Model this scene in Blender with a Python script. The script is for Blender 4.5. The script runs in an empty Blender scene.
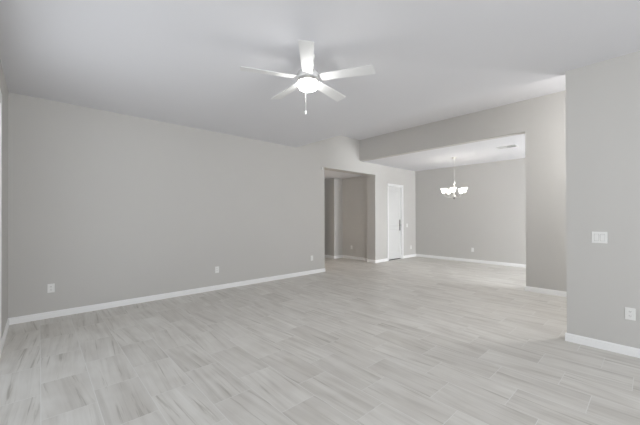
import bpy, bmesh, math, random
from mathutils import Vector, Matrix
random.seed(7)
SC = bpy.context.scene
COL = SC.collection
R = math.radians

# ------------------------------------------------------------------ camera
CAM_H = 1.36
yaw, pitch, roll = R(47.4736), R(0.2741), R(0.1096)
cam = bpy.data.cameras.new('camera'); camo = bpy.data.objects.new('camera', cam); COL.objects.link(camo)
cam.sensor_width = 36; cam.lens = 306.0546 / 640 * 36
cam.shift_y = (215.3801 - 212.5) / 640
cam.clip_start = 0.02
fwd = Vector((math.cos(yaw), math.sin(yaw), 0)); rgt = Vector((math.sin(yaw), -math.cos(yaw), 0)); up = Vector((0, 0, 1))
F = fwd * math.cos(pitch) + up * math.sin(pitch); U0 = up * math.cos(pitch) - fwd * math.sin(pitch)
RR = rgt * math.cos(roll) - U0 * math.sin(roll); UU = rgt * math.sin(roll) + U0 * math.cos(roll)
M = Matrix((RR, UU, -F)).transposed().to_4x4(); M.translation = (0, 0, CAM_H)
camo.matrix_world = M
SC.camera = camo

# ------------------------------------------------------------------ world, daylight, exposure
w = bpy.data.worlds.new('sky'); SC.world = w; w.use_nodes = True
# bright pale ground outside, softer sky above the horizon
wn_, wl_ = w.node_tree.nodes, w.node_tree.links
wt = wn_.new('ShaderNodeTexCoord'); wsep = wn_.new('ShaderNodeSeparateXYZ'); wl_.new(wt.outputs['Generated'], wsep.inputs[0])
wr = wn_.new('ShaderNodeValToRGB'); wmap = wn_.new('ShaderNodeMapRange')
wmap.inputs['From Min'].default_value = -1; wmap.inputs['From Max'].default_value = 1
wl_.new(wsep.outputs['Z'], wmap.inputs['Value']); wl_.new(wmap.outputs['Result'], wr.inputs[0])
e = wr.color_ramp.elements; e[0].position = 0.485; e[0].color = (2.05, 2.13, 2.22, 1); e[1].position = 0.515; e[1].color = (0.50, 0.56, 0.63, 1)
wl_.new(wr.outputs[0], wn_['Background'].inputs[0])
vs = SC.view_settings
vs.view_transform = 'Standard'; vs.look = 'None'; vs.gamma = 1; vs.exposure = 0.11; vs.use_curve_mapping = False
SC.cycles.diffuse_bounces = 8; SC.cycles.max_bounces = 14; SC.cycles.sample_clamp_indirect = 8

def window_light(name, loc, direction, sx, sz, power, color=(1.0, 1.0, 1.0)):
    """daylight coming in through one window opening"""
    l = bpy.data.lights.new(name, 'AREA'); l.shape = 'RECTANGLE'; l.size = sx; l.size_y = sz; l.energy = power; l.color = color
    o = bpy.data.objects.new(name, l); COL.objects.link(o); o.location = loc
    o.rotation_euler = Vector(direction).to_track_quat('-Z', 'Z').to_euler()
    return o
XL, XR, XE, XB, XD = -0.291, 4.2545, 4.335, 6.5714, 9.518       # left wall, right wall, ceiling edge, divider, dining end wall
YW, YR, YJ, YF, YDR = 5.5264, 0.6476, 1.5862, -3.2, -2.95         # long wall, right wall end, divider jamb, window wall, dining window wall
HC, HT, HB, HD, HO, HH = 2.9507, 3.4947, 2.915, 2.915, 2.5901, 2.625
DAY = (0.935, 0.97, 1.02)
POW = dict(living=124, slider=11, passage=28, dining=318, passage_fill=57, bowl=42, shade=2.6, world=0.72, hall=13)
window_light('daylight_living', (1.20, YF - 0.20, 1.45), (0, 1, -0.22), 2.7, 2.5, POW['living'], DAY)  # area light standing in for daylight at the assumed living window
window_light('daylight_slider', (XL - 0.20, 2.9, 1.25), (1, 0, 0), 2.8, 2.3, POW['slider'], DAY)
window_light('daylight_passage', (5.5, YF - 0.20, 1.25), (0, 1, 0), 1.5, 2.2, POW['passage'], DAY)  # added light for the assumed passage window, out of view
window_light('daylight_dining', (7.75, YDR - 0.16, 1.35), (0, 1, 0), 1.6, 2.2, POW['dining'], DAY)  # added light for the assumed, unseen dining window
w.node_tree.nodes['Background'].inputs[1].default_value = POW['world']
def point_light(name, loc, power, color, size=0.12):
    l = bpy.data.lights.new(name, 'POINT'); l.energy = power; l.shadow_soft_size = size; l.color = color
    o = bpy.data.objects.new(name, l); COL.objects.link(o); o.location = loc
point_light('assumed_passage_light', (5.40, 0.0, 2.55), POW['passage_fill'], (1.0, 0.99, 0.98))  # added unseen light, assumed, to brighten the raised ceiling and upper divider
point_light('hall_fill', (5.2, 6.9, 1.3), POW['hall'], (1.0, 0.81, 0.64))  # added warm fill standing in for light bounced into the hall

# ------------------------------------------------------------------ materials
def new_mat(name, color, rough=0.6, metal=0.0, spec=0.5):
    m = bpy.data.materials.new(name); m.use_nodes = True
    b = m.node_tree.nodes['Principled BSDF']
    b.inputs['Base Color'].default_value = (*color, 1); b.inputs['Roughness'].default_value = rough
    b.inputs['Metallic'].default_value = metal; b.inputs['Specular IOR Level'].default_value = spec
    return m
def paint(name, color, rough=0.85, bump=0.05, scale=180, spec=0.25):
    m = new_mat(name, color, rough, 0, spec); nt = m.node_tree; b = nt.nodes['Principled BSDF']
    tc = nt.nodes.new('ShaderNodeTexCoord'); n = nt.nodes.new('ShaderNodeTexNoise'); n.inputs['Scale'].default_value = scale
    n.inputs['Detail'].default_value = 3
    nt.links.new(tc.outputs['Object'], n.inputs['Vector'])
    bp = nt.nodes.new('ShaderNodeBump'); bp.inputs['Strength'].default_value = bump; bp.inputs['Distance'].default_value = 0.002
    nt.links.new(n.outputs['Fac'], bp.inputs['Height']); nt.links.new(bp.outputs['Normal'], b.inputs['Normal'])
    # faint tone variation of a rolled paint coat
    n2 = nt.nodes.new('ShaderNodeTexNoise'); n2.inputs['Scale'].default_value = 1.3; nt.links.new(tc.outputs['Object'], n2.inputs['Vector'])
    mx = nt.nodes.new('ShaderNodeMix'); mx.data_type = 'RGBA'
    mx.inputs[6].default_value = (*[c * 0.985 for c in color], 1); mx.inputs[7].default_value = (*[min(1, c * 1.015) for c in color], 1)
    nt.links.new(n2.outputs['Fac'], mx.inputs[0]); nt.links.new(mx.outputs[2], b.inputs['Base Color'])
    return m
WALL = paint('greige_wall_paint', (0.565, 0.554, 0.532))
CEIL = paint('white_ceiling_paint', (0.735, 0.735, 0.757), 0.9)
TRIM = paint('white_trim_paint', (0.87, 0.87, 0.865), 0.4, 0.02, 60, 0.4)
DOORM = paint('white_door_paint', (0.70, 0.70, 0.69), 0.45, 0.02, 60, 0.4)
PLATE = new_mat('white_plastic', (0.82, 0.82, 0.80), 0.35)
SLOT = new_mat('dark_slot', (0.05, 0.05, 0.05), 0.6)
NICKEL = new_mat('brushed_nickel', (0.62, 0.61, 0.59), 0.32, 1.0)
FANM = new_mat('fan_white_enamel', (0.78, 0.78, 0.77), 0.4)
BLADEM = new_mat('fan_blade_white', (0.74, 0.74, 0.735), 0.5)
CHAINM = new_mat('pull_chain_grey', (0.40, 0.40, 0.39), 0.4)
PEWTER = new_mat('dark_pewter', (0.20, 0.19, 0.185), 0.4, 0.9)
VENTM = new_mat('white_vent_metal', (0.74, 0.74, 0.73), 0.5)
DUCT = new_mat('dark_duct', (0.06, 0.06, 0.06), 0.8)
def glow(name, color, strength):
    m = new_mat(name, (0.9, 0.9, 0.88), 0.3); b = m.node_tree.nodes['Principled BSDF']
    b.inputs['Emission Color'].default_value = (*color, 1); b.inputs['Emission Strength'].default_value = strength
    return m
BOWL = glow('lit_frosted_bowl', (1, 0.99, 0.97), POW['bowl'])
SHADE = glow('lit_frosted_shade', (1, 0.96, 0.90), POW['shade'])
BULB = glow('lit_bulb', (1, 0.95, 0.88), POW['shade'] * 8)
def glass_mat():
    m = bpy.data.materials.new('window_glass'); m.use_nodes = True; nt = m.node_tree; nt.nodes.clear()
    o = nt.nodes.new('ShaderNodeOutputMaterial'); t = nt.nodes.new('ShaderNodeBsdfTransparent'); g = nt.nodes.new('ShaderNodeBsdfGlossy')
    g.inputs['Roughness'].default_value = 0.02; f = nt.nodes.new('ShaderNodeMixShader'); f.inputs[0].default_value = 0.06
    nt.links.new(t.outputs[0], f.inputs[1]); nt.links.new(g.outputs[0], f.inputs[2]); nt.links.new(f.outputs[0], o.inputs[0])
    return m
GLASS = glass_mat()

def floor_mat():
    m = new_mat('streaked_stone_look_plank_tile', (0.5, 0.5, 0.48), 0.4, 0, 0.3); nt = m.node_tree; N = nt.nodes; L = nt.links
    b = N['Principled BSDF']
    def math_(op, a, c=None, d=None):
        n = N.new('ShaderNodeMath'); n.operation = op
        for i, v in enumerate((a, c, d)):
            if v is None: continue
            if isinstance(v, (int, float)): n.inputs[i].default_value = v
            else: L.new(v, n.inputs[i])
        return n.outputs[0]
    tc = N.new('ShaderNodeTexCoord'); sp = N.new('ShaderNodeSeparateXYZ'); L.new(tc.outputs['Object'], sp.inputs[0])
    X, Y = sp.outputs[0], sp.outputs[1]
    u = math_('DIVIDE', math_('SUBTRACT', X, 0.0105), 0.308)
    k = math_('FLOOR', u); fx = math_('SUBTRACT', u, k)
    off = math_('MULTIPLY', math_('FLOORED_MODULO', math_('ADD', k, 1), 3), 0.2043)
    v = math_('DIVIDE', math_('SUBTRACT', math_('SUBTRACT', Y, 0.12), off), 0.613)
    j = math_('FLOOR', v); fy = math_('SUBTRACT', v, j)
    dx = math_('MULTIPLY', math_('MINIMUM', fx, math_('SUBTRACT', 1, fx)), 0.308)
    dy = math_('MULTIPLY', math_('MINIMUM', fy, math_('SUBTRACT', 1, fy)), 0.613)
    grout = math_('LESS_THAN', math_('MINIMUM', dx, dy), 0.0021)
    cb = N.new('ShaderNodeCombineXYZ'); L.new(k, cb.inputs[0]); L.new(j, cb.inputs[1])
    wn = N.new('ShaderNodeTexWhiteNoise'); wn.noise_dimensions = '2D'; L.new(cb.outputs[0], wn.inputs['Vector'])
    rs = N.new('ShaderNodeSeparateColor'); L.new(wn.outputs['Color'], rs.inputs[0])
    r1, r2, r3 = rs.outputs
    # streaks along the plank, leaning a little differently on every tile
    lean = math_('MULTIPLY', math_('SUBTRACT', r1, 0.5), 0.20)
    xs = math_('ADD', X, math_('MULTIPLY', Y, lean))
    def streak(sx, sy, seed, detail, dist):
        c = N.new('ShaderNodeCombineXYZ')
        L.new(math_('MULTIPLY', xs, sx), c.inputs[0]); L.new(math_('MULTIPLY', Y, sy), c.inputs[1])
        L.new(math_('MULTIPLY_ADD', r2, 37.0, seed), c.inputs[2])
        n = N.new('ShaderNodeTexNoise'); n.inputs['Scale'].default_value = 1; n.inputs['Detail'].default_value = detail
        n.inputs['Roughness'].default_value = 0.6; n.inputs['Distortion'].default_value = dist
        L.new(c.outputs[0], n.inputs['Vector']); return n.outputs['Fac']
    def ramp(fac, stops):
        c = N.new('ShaderNodeValToRGB'); L.new(fac, c.inputs[0]); e = c.color_ramp.elements
        while len(e) < len(stops): e.new(0.5)
        for q, (p, col) in zip(e, stops): q.position = p; q.color = (*col, 1)
        return c.outputs[0]
    base = ramp(streak(15, 0.75, 0, 5, 0.35), [(0.28, (0.575, 0.556, 0.52)), (0.50, (0.69, 0.674, 0.638)), (0.72, (0.74, 0.727, 0.694))])
    vein = ramp(streak(34, 1.1, 11, 4, 0.5), [(0.27, (0.64, 0.625, 0.595)), (0.40, (0.97, 0.967, 0.96)), (0.60, (1, 1, 1))])
    cloud = ramp(streak(4.2, 2.2, 23, 2, 0.2), [(0.35, (0.92, 0.91, 0.90)), (0.65, (1.03, 1.03, 1.03))])
    def mul(a, c):
        n = N.new('ShaderNodeMix'); n.data_type = 'RGBA'; n.blend_type = 'MULTIPLY'; n.inputs[0].default_value = 1
        L.new(a, n.inputs[6]); L.new(c, n.inputs[7]); return n.outputs[2]
    tone = ramp(r3, [(0.0, (0.95, 0.945, 0.94)), (1.0, (1.03, 1.03, 1.03))])
    tile = mul(mul(mul(base, vein), cloud), tone)
    mx = N.new('ShaderNodeMix'); mx.data_type = 'RGBA'; L.new(grout, mx.inputs[0]); L.new(tile, mx.inputs[6])
    mx.inputs[7].default_value = (0.76, 0.75, 0.725, 1)
    L.new(mx.outputs[2], b.inputs['Base Color'])
    L.new(math_('MULTIPLY_ADD', grout, 0.40, 0.42), b.inputs['Roughness'])
    bp = N.new('ShaderNodeBump'); bp.inputs['Strength'].default_value = 0.4; bp.inputs['Distance'].default_value = 0.002
    L.new(math_('SUBTRACT', 1, grout), bp.inputs['Height']); L.new(bp.outputs['Normal'], b.inputs['Normal'])
    return m
FLOOR = floor_mat()

# ------------------------------------------------------------------ mesh helpers
def box(bm, x0, x1, y0, y1, z0, z1):
    vs_ = [bm.verts.new((x, y, z)) for x in (x0, x1) for y in (y0, y1) for z in (z0, z1)]
    for f in ((0, 1, 3, 2), (4, 6, 7, 5), (0, 4, 5, 1), (2, 3, 7, 6), (0, 2, 6, 4), (1, 5, 7, 3)):
        bm.faces.new([vs_[i] for i in f])
def rbox(bm, x0, x1, y0, y1, z0, z1, r=0.004, seg=2):
    t = bmesh.new(); box(t, x0, x1, y0, y1, z0, z1)
    bmesh.ops.bevel(t, geom=t.edges[:], offset=r, segments=seg, affect='EDGES', profile=0.5)
    merge(bm, t)
def merge(bm, t, mat=None):
    if mat is not None: t.transform(mat)
    me = bpy.data.meshes.new('tmp'); t.to_mesh(me); t.free(); bm.from_mesh(me); bpy.data.meshes.remove(me)
def lathe(bm, prof, seg=40, cx=0, cy=0):
    """revolve (radius, z) points; radius 0 closes the end"""
    rings = []
    for r, z in prof:
        if r <= 1e-6: rings.append([bm.verts.new((cx, cy, z))])
        else: rings.append([bm.verts.new((cx + r * math.cos(2 * math.pi * i / seg), cy + r * math.sin(2 * math.pi * i / seg), z)) for i in range(seg)])
    for a, b in zip(rings, rings[1:]):
        for i in range(seg):
            q = (i + 1) % seg
            vs_ = [a[i % len(a)], a[q % len(a)], b[q % len(b)], b[i % len(b)]]
            u = []
            for x in vs_:
                if x not in u: u.append(x)
            if len(u) > 2: bm.faces.new(u)
def tube(bm, pts, r, seg=10, radii=None):
    pts = [Vector(p) for p in pts]; rings = []; n = None
    for i, p in enumerate(pts):
        t = (pts[min(i + 1, len(pts) - 1)] - pts[max(i - 1, 0)]).normalized()
        if n is None: n = t.orthogonal().normalized()
        n = (n - t * n.dot(t)).normalized(); b_ = t.cross(n); rr = radii[i] if radii else r
        rings.append([bm.verts.new(p + (n * math.cos(2 * math.pi * k / seg) + b_ * math.sin(2 * math.pi * k / seg)) * rr) for k in range(seg)])
    for a, b_ in zip(rings, rings[1:]):
        for k in range(seg): bm.faces.new((a[k], a[(k + 1) % seg], b_[(k + 1) % seg], b_[k]))
    bm.faces.new(rings[0][::-1]); bm.faces.new(rings[-1])
def obj(name, bm, mat, parent=None, smooth=False, loc=None):
    bmesh.ops.recalc_face_normals(bm, faces=bm.faces[:])
    me = bpy.data.meshes.new(name); bm.to_mesh(me); bm.free(); me.materials.append(mat)
    if smooth:
        me.polygons.foreach_set('use_smooth', [True] * len(me.polygons))
        me.set_sharp_from_angle(angle=R(40))
    o = bpy.data.objects.new(name, me); COL.objects.link(o)
    if parent: o.parent = parent
    if loc: o.location = loc
    return o
def struct(name, bm, mat):
    o = obj(name, bm, mat); o['kind'] = 'structure'; return o
def thing(name, label, cat, loc, rotz=0, group=None):
    o = bpy.data.objects.new(name, None); COL.objects.link(o); o.location = loc; o.rotation_euler = (0, 0, rotz)
    o.empty_display_size = 0.1; o['label'] = label; o['category'] = cat
    if group: o['group'] = group
    return o
def cat(name, *boxes):
    bm = bmesh.new()
    for b in boxes: box(bm, *b)
    return bm

# ------------------------------------------------------------------ room shell
T = 0.15; TOP = 3.65
struct('floor', cat('f', (XL - T, XD + T, YF - T, 9.15, -0.1, 0)), FLOOR)
# long back wall with the hall opening and the door opening
OX0, OX1 = 5.2204, 7.2753; DX0, DX1, DZ = 7.925, 8.685, 2.325; YB = YW + 0.30
struct('wall_back', cat('w', (XL - T, OX0, YW, YB, 0, TOP), (OX0, OX1, YW, YB, HO, TOP), (OX1, DX0, YW, YB, 0, TOP),
                        (DX0, DX1, YW, YB, DZ, TOP), (DX0, DX1, YB - 0.12, YB, 0, DZ), (DX1, XD + T, YW, YB, 0, TOP)), WALL)
# left wall with the sliding door opening
SY0, SY1, SZ = 1.45, 4.27, 2.47
struct('wall_left', cat('w', (XL - T, XL, YF - T, SY0, 0, TOP), (XL - T, XL, SY0, SY1, SZ, TOP), (XL - T, XL, SY1, YW, 0, TOP)), WALL)
# window wall behind the camera: assumed living and passage windows, both unseen
WX0, WX1, WZ0, WZ1 = -0.15, 2.55, 0.15, 2.75; PX0, PX1, PZ0, PZ1 = 4.72, 6.28, 0.12, 2.40
struct('wall_front', cat('w', (XL - T, WX0, YF - T, YF, 0, TOP), (WX0, WX1, YF - T, YF, 0, WZ0), (WX0, WX1, YF - T, YF, WZ1, TOP),
                         (WX1, PX0, YF - T, YF, 0, TOP), (PX0, PX1, YF - T, YF, 0, PZ0), (PX0, PX1, YF - T, YF, PZ1, TOP),
                         (PX1, XD + T, YF - T, YF, 0, TOP)), WALL)
struct('wall_right', cat('w', (XR, XR + T, YF, YR, 0, TOP)), WALL)
struct('wall_divider', cat('w', (XB, XB + T, YF, YJ, 0, TOP), (XB, XB + T, YJ, YW, HB, TOP)), WALL)
struct('wall_dining', cat('w', (XD, XD + T, YF, YW, 0, TOP)), WALL)
QX0, QX1, QZ0, QZ1 = 6.95, 8.55, 0.25, 2.45
struct('wall_dining_side', cat('w', (XB + T, QX0, YDR - T, YDR, 0, TOP), (QX0, QX1, YDR - T, YDR, 0, QZ0), (QX0, QX1, YDR - T, YDR, QZ1, TOP),
                               (QX1, XD, YDR - T, YDR, 0, TOP)), WALL)
# hall behind the opening; unseen walls left of the corridor added to shade it
HX, HY, HX2 = 7.46, 7.03, 7.08
struct('wall_hall', cat('w', (HX, HX + T, YB, HY, 0, HH), (HX2, HX + T, HY, 9.0, 0, HH), (3.2, HX + T, 9.0, 9.0 + T, 0, HH), (3.2, 6.1, HY, HY + T, 0, HH), (6.1 - T, 6.1, HY + T, 9.0, 0, HH), (3.2 - T, 3.2, YB, 9.0 + T, 0, HH)), WALL)
# ceilings: low living ceiling, raised strip over the passage, dining and hall ceilings
struct('ceiling', cat('c', (XL - T, XE, YF - T, YW, HC, TOP)), CEIL)
struct('ceiling_raised', cat('c', (XE, XB, YF - T, YW, HT, TOP)), CEIL)
struct('ceiling_dining', cat('c', (XB + T, XD, YDR, YW, HD, TOP)), CEIL)
struct('ceiling_hall', cat('c', (3.2 - T, HX + T, YB, 9.0 + T, HH, HH + 0.15)), CEIL)

# baseboards: a moulded profile run along a wall
def board(name, runs):
    """runs: (x0,y0,x1,y1, nx,ny) wall line and the direction into the room"""
    bm = bmesh.new()
    prof = [(0, 0), (0.0145, 0), (0.0145, 0.052), (0.0115, 0.056), (0.0115, 0.072), (0.007, 0.082), (0.004, 0.0865), (0, 0.0865)]
    for x0, y0, x1, y1, nx, ny in runs:
        a = [bm.verts.new((x0 + nx * d, y0 + ny * d, z)) for d, z in prof]
        b = [bm.verts.new((x1 + nx * d, y1 + ny * d, z)) for d, z in prof]
        n = len(prof)
        for i in range(n): bm.faces.new((a[i], a[(i + 1) % n], b[(i + 1) % n], b[i]))
        bm.faces.new(a[::-1]); bm.faces.new(b)
    return struct(name, bm, TRIM)
CW = 0.058
board('baseboard_back', [(XL, YW, OX0 + 0.0145, YW, 0, -1), (OX1 - 0.0145, YW, DX0 - CW, YW, 0, -1), (DX1 + CW, YW, XD, YW, 0, -1),
                         (OX1, YW, OX1, YB, -1, 0), (OX0, YW, OX0, YB, 1, 0)])
board('baseboard_left', [(XL, SY1 + 0.11, XL, YW - 0.0145, 1, 0), (XL, YF, XL, SY0 - 0.11, 1, 0)])
board('baseboard_right', [(XR, YF, XR, YR + 0.0145, -1, 0), (XR, YR, XR + T, YR, 0, 1), (XR + T, YF, XR + T, YR + 0.0145, 1, 0)])
board('baseboard_divider', [(XB, YF, XB, YJ + 0.0145, -1, 0), (XB, YJ, XB + T, YJ, 0, 1), (XB + T, YDR, XB + T, YJ + 0.0145, 1, 0)])
board('baseboard_dining', [(XD, YDR, XD, YW - 0.0145, -1, 0), (XB + T, YDR, XD, YDR, 0, 1)])
board('baseboard_hall', [(HX, YB, HX, HY - 0.0145, -1, 0), (HX2 - 0.0145, HY, HX, HY, 0, -1), (HX2, HY, HX2, 9.0, -1, 0), (6.1, 9.0, HX2, 9.0, 0, -1), (3.2, HY, 6.1, HY, 0, -1)])
board('baseboard_front', [(XL, YF, XR, YF, 0, 1), (XR + T, YF, XB, YF, 0, 1)])

# closed white two-panel door in the back wall
def make_door():
    d = thing('door_1', 'tall narrow white panel door with dark handle, closed, in the back wall', 'door', ((DX0 + DX1) / 2, YW, 0))
    d['kind'] = 'structure'
    x0, x1 = DX0 - d.location.x, DX1 - d.location.x
    cs = bmesh.new()
    for a, b in ((x0 - CW, x0), (x1, x1 + CW)): rbox(cs, a, b, -0.018, 0.0, 0, DZ + CW, 0.004)
    rbox(cs, x0 - CW, x1 + CW, -0.0185, 0.0, DZ, DZ + CW, 0.004)
    obj('door_casing', cs, TRIM, d)
    jm = bmesh.new(); jt = 0.018
    box(jm, x0, x0 + jt, 0, 0.17, 0, DZ); box(jm, x1 - jt, x1, 0, 0.17, 0, DZ); box(jm, x0 + jt, x1 - jt, 0, 0.17, DZ - jt, DZ)
    obj('door_jamb', jm, TRIM, d)
    l0, l1, zt, zb = x0 + jt + 0.003, x1 - jt - 0.003, DZ - jt - 0.004, 0.028
    y0, y1 = 0.035, 0.072
    lf = bmesh.new(); st = 0.105
    zs = [zb, zb + 0.20, 0.98, 1.10, zt - 0.12, zt]
    box(lf, l0, l0 + st, y0, y1, zb, zt); box(lf, l1 - st, l1, y0, y1, zb, zt)
    for a, b in ((zs[0], zs[1]), (zs[2], zs[3]), (zs[4], zs[5])): box(lf, l0 + st, l1 - st, y0, y1, a, b)
    obj('door_leaf', lf, DOORM, d)
    for a, b in ((zs[1], zs[2]), (zs[3], zs[4])):
        pb = bmesh.new(); xa, xb = l0 + st, l1 - st; m_ = 0.03
        # sunk field with a sloped moulding round it
        o_ = [(xa, y0, a), (xb, y0, a), (xb, y0, b), (xa, y0, b)]
        i_ = [(xa + m_, y0 + 0.009, a + m_), (xb - m_, y0 + 0.009, a + m_), (xb - m_, y0 + 0.009, b - m_), (xa + m_, y0 + 0.009, b - m_)]
        vo = [pb.verts.new(q) for q in o_]; vi = [pb.verts.new(q) for q in i_]; vb = [pb.verts.new((q[0], y1 - 0.002, q[2])) for q in o_]
        for k in range(4):
            pb.faces.new((vo[k], vo[(k + 1) % 4], vi[(k + 1) % 4], vi[k])); pb.faces.new((vo[k], vb[k], vb[(k + 1) % 4], vo[(k + 1) % 4]))
        pb.faces.new(vi); pb.faces.new(vb)
        obj('door_panel', pb, DOORM, d)
    th = cat('t', (l0, l1, y0 + 0.01, y1, 0.0, 0.012))
    obj('door_gap_shade', th, SLOT, d)  # dark strip painted as the shade in the gap under the door
    hx = l1 - 0.060
    hp = bmesh.new(); rbox(hp, hx - 0.030, hx + 0.030, y0 - 0.010, y0, 0.915, 1.265, 0.006, 3)
    h = obj('door_handle', hp, PEWTER, d); h['label'] = 'long dark handle plate with a lever'
    lv = bmesh.new(); tube(lv, [(hx, y0 - 0.005, 1.09), (hx, y0 - 0.05, 1.09), (hx - 0.02, y0 - 0.056, 1.09), (hx - 0.115, y0 - 0.056, 1.088)], 0.010, 10)
    obj('lever', lv, PEWTER, h, True)
make_door()

# sliding glass door in the left wall and assumed windows added in the hidden walls (daylight comes in here)
def slider():
    d = bpy.data.objects.new('door_2', None); COL.objects.link(d); d.location = (XL, (SY0 + SY1) / 2, 0); d['kind'] = 'structure'
    d['label'] = 'white framed sliding glass door in the left wall'; d['category'] = 'door'
    a, b = SY0 - d.location.y, SY1 - d.location.y
    f = bmesh.new(); c = 0.11
    rbox(f, 0, 0.016, a - c, a, 0, SZ + c, 0.004); rbox(f, 0, 0.016, b, b + c, 0, SZ + c, 0.004); rbox(f, 0, 0.0165, a - c, b + c, SZ, SZ + c, 0.004)
    obj('door_casing', f, TRIM, d)
    g = bmesh.new()
    for p0, p1, x in ((a, 0.03, -0.09), (-0.03, b, -0.05)):
        for q0, q1 in ((p0, p0 + 0.06), (p1 - 0.06, p1)): box(g, x - 0.02, x + 0.02, q0, q1, 0.0, SZ)
        box(g, x - 0.02, x + 0.02, p0 + 0.06, p1 - 0.06, 0.0, 0.08); box(g, x - 0.02, x + 0.02, p0 + 0.06, p1 - 0.06, SZ - 0.06, SZ)
    obj('sash', g, TRIM, d)
    for p0, p1, x in ((a, 0.03, -0.09), (-0.03, b, -0.05)):
        obj('pane', cat('p', (x - 0.003, x + 0.003, p0 + 0.06, p1 - 0.06, 0.08, SZ - 0.06)), GLASS, d)
slider()
def window(name, label, x0, x1, z0, z1, y):
    d = bpy.data.objects.new(name, None); COL.objects.link(d); d.location = ((x0 + x1) / 2, y, z0); d['kind'] = 'structure'; d['label'] = label; d['category'] = 'window'
    h = (x1 - x0) / 2; H = z1 - z0; f = bmesh.new()
    box(f, -h, -h + 0.05, -0.12, -0.06, 0, H); box(f, h - 0.05, h, -0.12, -0.06, 0, H); box(f, -h + .05, h - .05, -0.12, -0.06, 0, 0.05); box(f, -h + .05, h - .05, -0.12, -0.06, H - 0.05, H)
    box(f, -0.025, 0.025, -0.115, -0.065, 0.05, H - 0.05)
    obj('window_frame', f, TRIM, d)
    for a, b in ((-h + .05, -0.025), (0.025, h - .05)): obj('pane', cat('p', (a, b, -0.093, -0.087, 0.05, H - 0.05)), GLASS, d)
    s = bmesh.new(); rbox(s, -h - 0.03, h + 0.03, -0.06, 0.03, -0.025, 0.0, 0.005); obj('window_sill', s, TRIM, d)
window('assumed_window_1', 'assumed white framed living room window in the wall facing the long back wall', WX0, WX1, WZ0, WZ1, YF)
window('assumed_window_2', 'assumed white framed passage window behind the right wall', PX0, PX1, PZ0, PZ1, YF)
window('assumed_window_3', 'assumed white framed dining room window behind the divider wall', QX0, QX1, QZ0, QZ1, YDR)

# ------------------------------------------------------------------ ceiling fan
def make_fan():
    hx, hy, zb = 1.950, 2.300, 2.712
    f = thing('ceiling_fan', 'white five-blade ceiling fan with a lit bowl light hanging from the living room ceiling', 'ceiling fan', (hx, hy, HC))
    dz = zb - HC
    c = bmesh.new(); lathe(c, [(0, 0), (0.072, 0), (0.072, -0.012), (0.066, -0.035), (0.045, -0.055), (0.022, -0.062), (0.022, dz + 0.075), (0, dz + 0.075)])
    obj('canopy', c, FANM, f, True)
    m = bmesh.new(); lathe(m, [(0, dz + 0.085), (0.06, dz + 0.085), (0.095, dz + 0.07), (0.108, dz + 0.045), (0.108, dz + 0.015), (0.100, dz + 0.004), (0.0, dz + 0.004)])
    obj('motor_housing', m, FANM, f, True)
    k = bmesh.new(); lathe(k, [(0, dz + 0.003), (0.090, dz + 0.003), (0.104, dz - 0.003), (0.107, dz - 0.012), (0.107, dz - 0.026), (0.103, dz - 0.030), (0, dz - 0.030)])
    h = obj('light_ring', k, NICKEL, f, True); h['label'] = 'brushed metal ring holding the bowl'
    b = bmesh.new(); lathe(b, [(0.090, dz - 0.031), (0.0925, dz - 0.043), (0.0915, dz - 0.070), (0.086, dz - 0.084), (0.073, dz - 0.094), (0.046, dz - 0.100), (0, dz - 0.102)])
    h = obj('light_bowl', b, BOWL, f, True); h['label'] = 'glowing frosted bowl'
    for i in range(5):
        a = R(228.56 + 72 * i)
        mt = Matrix.Rotation(a, 4, 'Z') @ Matrix.Translation((0, 0, dz + 0.012)) @ Matrix.Rotation(R(BLADE_PITCH), 4, 'X')
        bl = bmesh.new(); t = bmesh.new()
        # plank blade: slightly wider and obliquely cut at the tip
        out = [(0.135, -0.050), (0.30, -0.055), (0.50, -0.060), (0.625, -0.064), (0.640, -0.060), (0.655, 0.056), (0.648, 0.064), (0.50, 0.060), (0.30, 0.055), (0.135, 0.050)]
        lo = [t.verts.new((x, y, -0.003)) for x, y in out]; hi = [t.verts.new((x, y, 0.003)) for x, y in out]
        t.faces.new(lo[::-1]); t.faces.new(hi)
        for q in range(len(out)): t.faces.new((lo[q], lo[(q + 1) % len(out)], hi[(q + 1) % len(out)], hi[q]))
        merge(bl, t, mt); o = obj('blade', bl, BLADEM, f)
        br = bmesh.new(); t = bmesh.new()
        rbox(t, 0.085, 0.20, -0.022, 0.022, 0.003, 0.009, 0.002); merge(br, t, mt)
        obj('blade_arm', br, FANM, o)
    # pull chain with a fob
    px, py = fwd.x * 0.10 - rgt.x * 0.026, fwd.y * 0.10 - rgt.y * 0.026
    ch = bmesh.new(); tube(ch, [(px, py, dz - 0.035), (px, py, dz - 0.12), (px, py, dz - 0.285)], 0.0013, 6)
    c2 = obj('pull_chain', ch, CHAINM, f, True)
    fb = bmesh.new(); lathe(fb, [(0, dz - 0.27), (0.006, dz - 0.273), (0.0085, dz - 0.285), (0.0085, dz - 0.302), (0.004, dz - 0.310), (0, dz - 0.311)], 12, px, py)
    obj('fob', fb, FANM, c2, True)
BLADE_PITCH = -11
make_fan()

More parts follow.
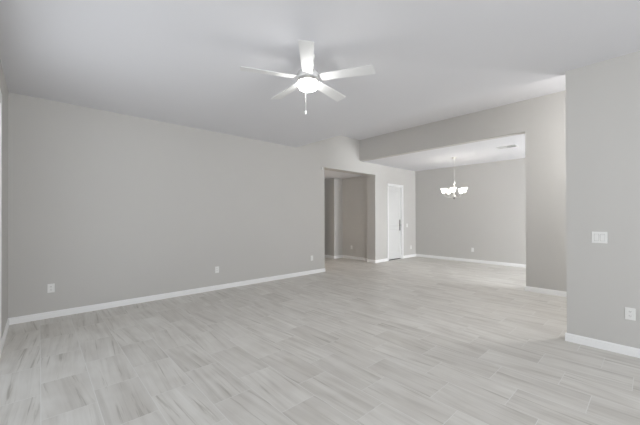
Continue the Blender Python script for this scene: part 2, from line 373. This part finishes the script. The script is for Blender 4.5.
# ------------------------------------------------------------------ chandelier
def make_chandelier():
    cx, cy = 8.049, 3.549
    t = thing('chandelier', 'small five-light chandelier with glowing upturned shades hanging from the dining ceiling', 'chandelier', (cx, cy, HD))
    z = lambda v: v - HD
    c = bmesh.new(); lathe(c, [(0, 0), (0.065, 0), (0.065, -0.008), (0.05, -0.022), (0.018, -0.032), (0.008, -0.045), (0, -0.045)], 28); obj('canopy', c, NICKEL, t, True)
    ch = bmesh.new()
    n = 17; z0, z1 = -0.045, z(2.30); st = (z0 - z1) / n
    for i in range(n):
        zc = z0 - st * (i + 0.5); pts = []
        for q in range(13):
            a = 2 * math.pi * q / 12; s = 0.009 * math.cos(a); pts.append((s if i % 2 else 0, 0 if i % 2 else s, zc + st * 0.62 * math.sin(a)))
        tube(ch, pts, 0.0022, 5)
    obj('chain', ch, NICKEL, t, True)
    s = bmesh.new(); lathe(s, [(0, z(2.31)), (0.008, z(2.305)), (0.012, z(2.29)), (0.030, z(2.27)), (0.036, z(2.245)), (0.028, z(2.215)), (0.013, z(2.195)), (0.011, z(2.06)), (0.020, z(2.03)),
                             (0.013, z(2.0)), (0.013, z(1.95)), (0.034, z(1.925)), (0.040, z(1.90)), (0.030, z(1.875)), (0, z(1.87))], 24)
    obj('column', s, NICKEL, t, True)
    fb = bmesh.new(); lathe(fb, [(0, z(1.872)), (0.014, z(1.868)), (0.022, z(1.85)), (0.016, z(1.832)), (0.006, z(1.82)), (0, z(1.812))], 16); h = obj('finial', fb, PEWTER, t, True)
    for i in range(5):
        a = R(64 + 72 * i)
        dx, dy = (math.sin(a) * rgt.x + math.cos(a) * fwd.x), (math.sin(a) * rgt.y + math.cos(a) * fwd.y)
        P = lambda r, zz: (dx * r, dy * r, z(zz))
        ar = bmesh.new(); pts = []
        ctrl = [(0.03, 1.905), (0.08, 1.865), (0.14, 1.86), (0.20, 1.88), (0.245, 1.92), (0.258, 1.962)]
        for r, zz in ctrl: pts.append(P(r, zz))
        tube(ar, pts, 0.0065, 8); arm = obj('arm', ar, NICKEL, t, True)
        # scroll brace from the column down to the arm
        sc = bmesh.new(); tube(sc, [P(0.012, 2.08), P(0.05, 2.065), P(0.085, 2.01), P(0.10, 1.94), P(0.125, 1.885), P(0.15, 1.863)], 0.004, 7); obj('scroll', sc, NICKEL, arm, True)
        cu = bmesh.new(); x, y, _ = P(0.26, 0)
        lathe(cu, [(0, z(1.955)), (0.014, z(1.957)), (0.030, z(1.968)), (0.032, z(1.974)), (0.012, z(1.976)), (0, z(1.976))], 18, x, y); obj('cup', cu, NICKEL, arm, True)
        sh = bmesh.new()
        lathe(sh, [(0.020, z(1.977)), (0.036, z(1.984)), (0.047, z(2.003)), (0.053, z(2.035)), (0.062, z(2.068)), (0.082, z(2.100)), (0.0795, z(2.1015)), (0.058, z(2.069)), (0.049, z(2.036)), (0.043, z(2.006)), (0.033, z(1.988)), (0.020, z(1.981))], 28, x, y)
        o = obj('shade', sh, SHADE, t, True); o['label'] = 'glowing white bell-shaped glass shade'
        bu = bmesh.new(); lathe(bu, [(0, z(1.978)), (0.013, z(1.98)), (0.013, z(2.0)), (0.028, z(2.03)), (0.028, z(2.045)), (0.018, z(2.062)), (0, z(2.068))], 16, x, y); obj('bulb', bu, BULB, o, True)
make_chandelier()

# ------------------------------------------------------------------ ceiling vent in the dining room
def make_vent():
    t = thing('ceiling_vent', 'small white louvred air vent in the dining room ceiling right of the chandelier', 'vent', (7.69, 2.20, HD))
    L_, W_ = 0.19, 0.11
    f = bmesh.new(); zt, zb = 0, -0.009
    box(f, -W_, W_, -L_, -L_ + 0.022, zb, zt); box(f, -W_, W_, L_ - 0.022, L_, zb, zt); box(f, -W_, -W_ + 0.022, -L_ + 0.022, L_ - 0.022, zb, zt); box(f, W_ - 0.022, W_, -L_ + 0.022, L_ - 0.022, zb, zt)
    box(f, -W_ + .022, W_ - .022, -0.006, 0.006, zb, zt)
    obj('frame', f, VENTM, t)
    obj('backing', cat('b', (-W_ + .02, W_ - .02, -L_ + .02, L_ - .02, -0.0015, 0)), DUCT, t)
    for half, ang in ((-1, -35), (1, 35)):
        for k in range(7):
            s = bmesh.new(); q = bmesh.new(); x = -W_ + 0.034 + k * (2 * W_ - 0.068) / 6
            y0, y1 = (-L_ + .022, -.006) if half < 0 else (.006, L_ - .022)
            box(q, -0.009, 0.009, y0, y1, -0.0007, 0.0007); merge(s, q, Matrix.Translation((x, 0, -0.0065)) @ Matrix.Rotation(R(ang), 4, 'Y'))
            obj('slat', s, VENTM, t)
make_vent()

# ------------------------------------------------------------------ outlets and switches
def outlet(label, loc, rotz):
    """duplex outlet; built facing -Y, back on y = 0"""
    t = thing('wall_outlet', label, 'outlet', loc, rotz, 'white duplex wall outlets')
    p = bmesh.new(); rbox(p, -0.037, 0.037, -0.006, 0, -0.0595, 0.0595, 0.003, 2); obj('cover_plate', p, PLATE, t)
    for s in (-1, 1):
        r = bmesh.new(); rbox(r, -0.017, 0.017, -0.0085, -0.005, s * 0.0215 - 0.0145, s * 0.0215 + 0.0145, 0.003, 2); o = obj('receptacle', r, PLATE, t)
        sl = bmesh.new(); zc = s * 0.0215 + 0.003
        box(sl, -0.0075, -0.0050, -0.0088, -0.0080, zc - 0.005, zc + 0.005); box(sl, 0.0050, 0.0075, -0.0088, -0.0080, zc - 0.004, zc + 0.004)
        box(sl, -0.002, 0.002, -0.0088, -0.0080, zc - 0.0125, zc - 0.0085)
        obj('slot', sl, SLOT, o)
    return t
def switch(label, loc, rotz, gangs):
    t = thing('light_switch', label, 'light switch', loc, rotz)
    w_ = 0.037 + 0.023 * (gangs - 1); p = bmesh.new(); rbox(p, -w_, w_, -0.006, 0, -0.0595, 0.0595, 0.003, 2); obj('cover_plate', p, PLATE, t)
    for g in range(gangs):
        x = (g - (gangs - 1) / 2) * 0.046
        fr = bmesh.new()
        box(fr, x - 0.0185, x + 0.0185, -0.0064, -0.0058, -0.0355, 0.0355); o = obj('rocker_frame', fr, SLOT_GREY, t)
        r = bmesh.new(); q = bmesh.new(); rbox(q, -0.0165, 0.0165, -0.004, 0.002, -0.0335, 0.0335, 0.0015, 2); merge(r, q, Matrix.Translation((x, -0.0065, 0)) @ Matrix.Rotation(R(3), 4, 'X'))
        obj('rocker', r, PLATE, t)
    return t
SLOT_GREY = new_mat('switch_gap_grey', (0.35, 0.35, 0.34), 0.6)
outlet('white wall outlet low on the long wall at its far left, near the room corner', (0.119, YW, 0.40), 0)
outlet('white wall outlet low on the long wall, second from the left corner', (2.452, YW, 0.375), 0)
outlet('white wall outlet low on the long wall just left of the hall opening', (4.80, YW, 0.375), 0)
outlet('tiny white wall outlet low between the white door and the dining corner', (9.22, YW, 0.33), 0)
outlet('white wall outlet low on the dining end wall below the chandelier', (XD, 3.65, 0.37), -math.pi / 2)
outlet('white wall outlet low on the end wall inside the dim hall', (HX, 6.62, 0.37), -math.pi / 2)
outlet('white wall outlet low on the right wall near the photo edge', (XR, 0.160, 0.408), -math.pi / 2)
switch('white two-rocker light switch on the right wall at hand height', (XR, 0.378, 1.142), -math.pi / 2, 2)
switch('single white light switch on the wall right of the white door', (8.98, YW, 1.07), 0, 1)
# small alarm contact at the top left corner of the hall opening
t = thing('alarm_sensor', 'tiny white sensor at the upper left corner of the hall opening', 'sensor', (5.13, YW, 2.555))
b = bmesh.new(); rbox(b, -0.022, 0.022, -0.022, 0, -0.035, 0.035, 0.006, 3); obj('sensor_body', b, PLATE, t)
b = bmesh.new(); rbox(b, -0.010, 0.010, -0.0245, -0.021, -0.022, 0.004, 0.001, 2); obj('sensor_lens', b, PLATE, t)
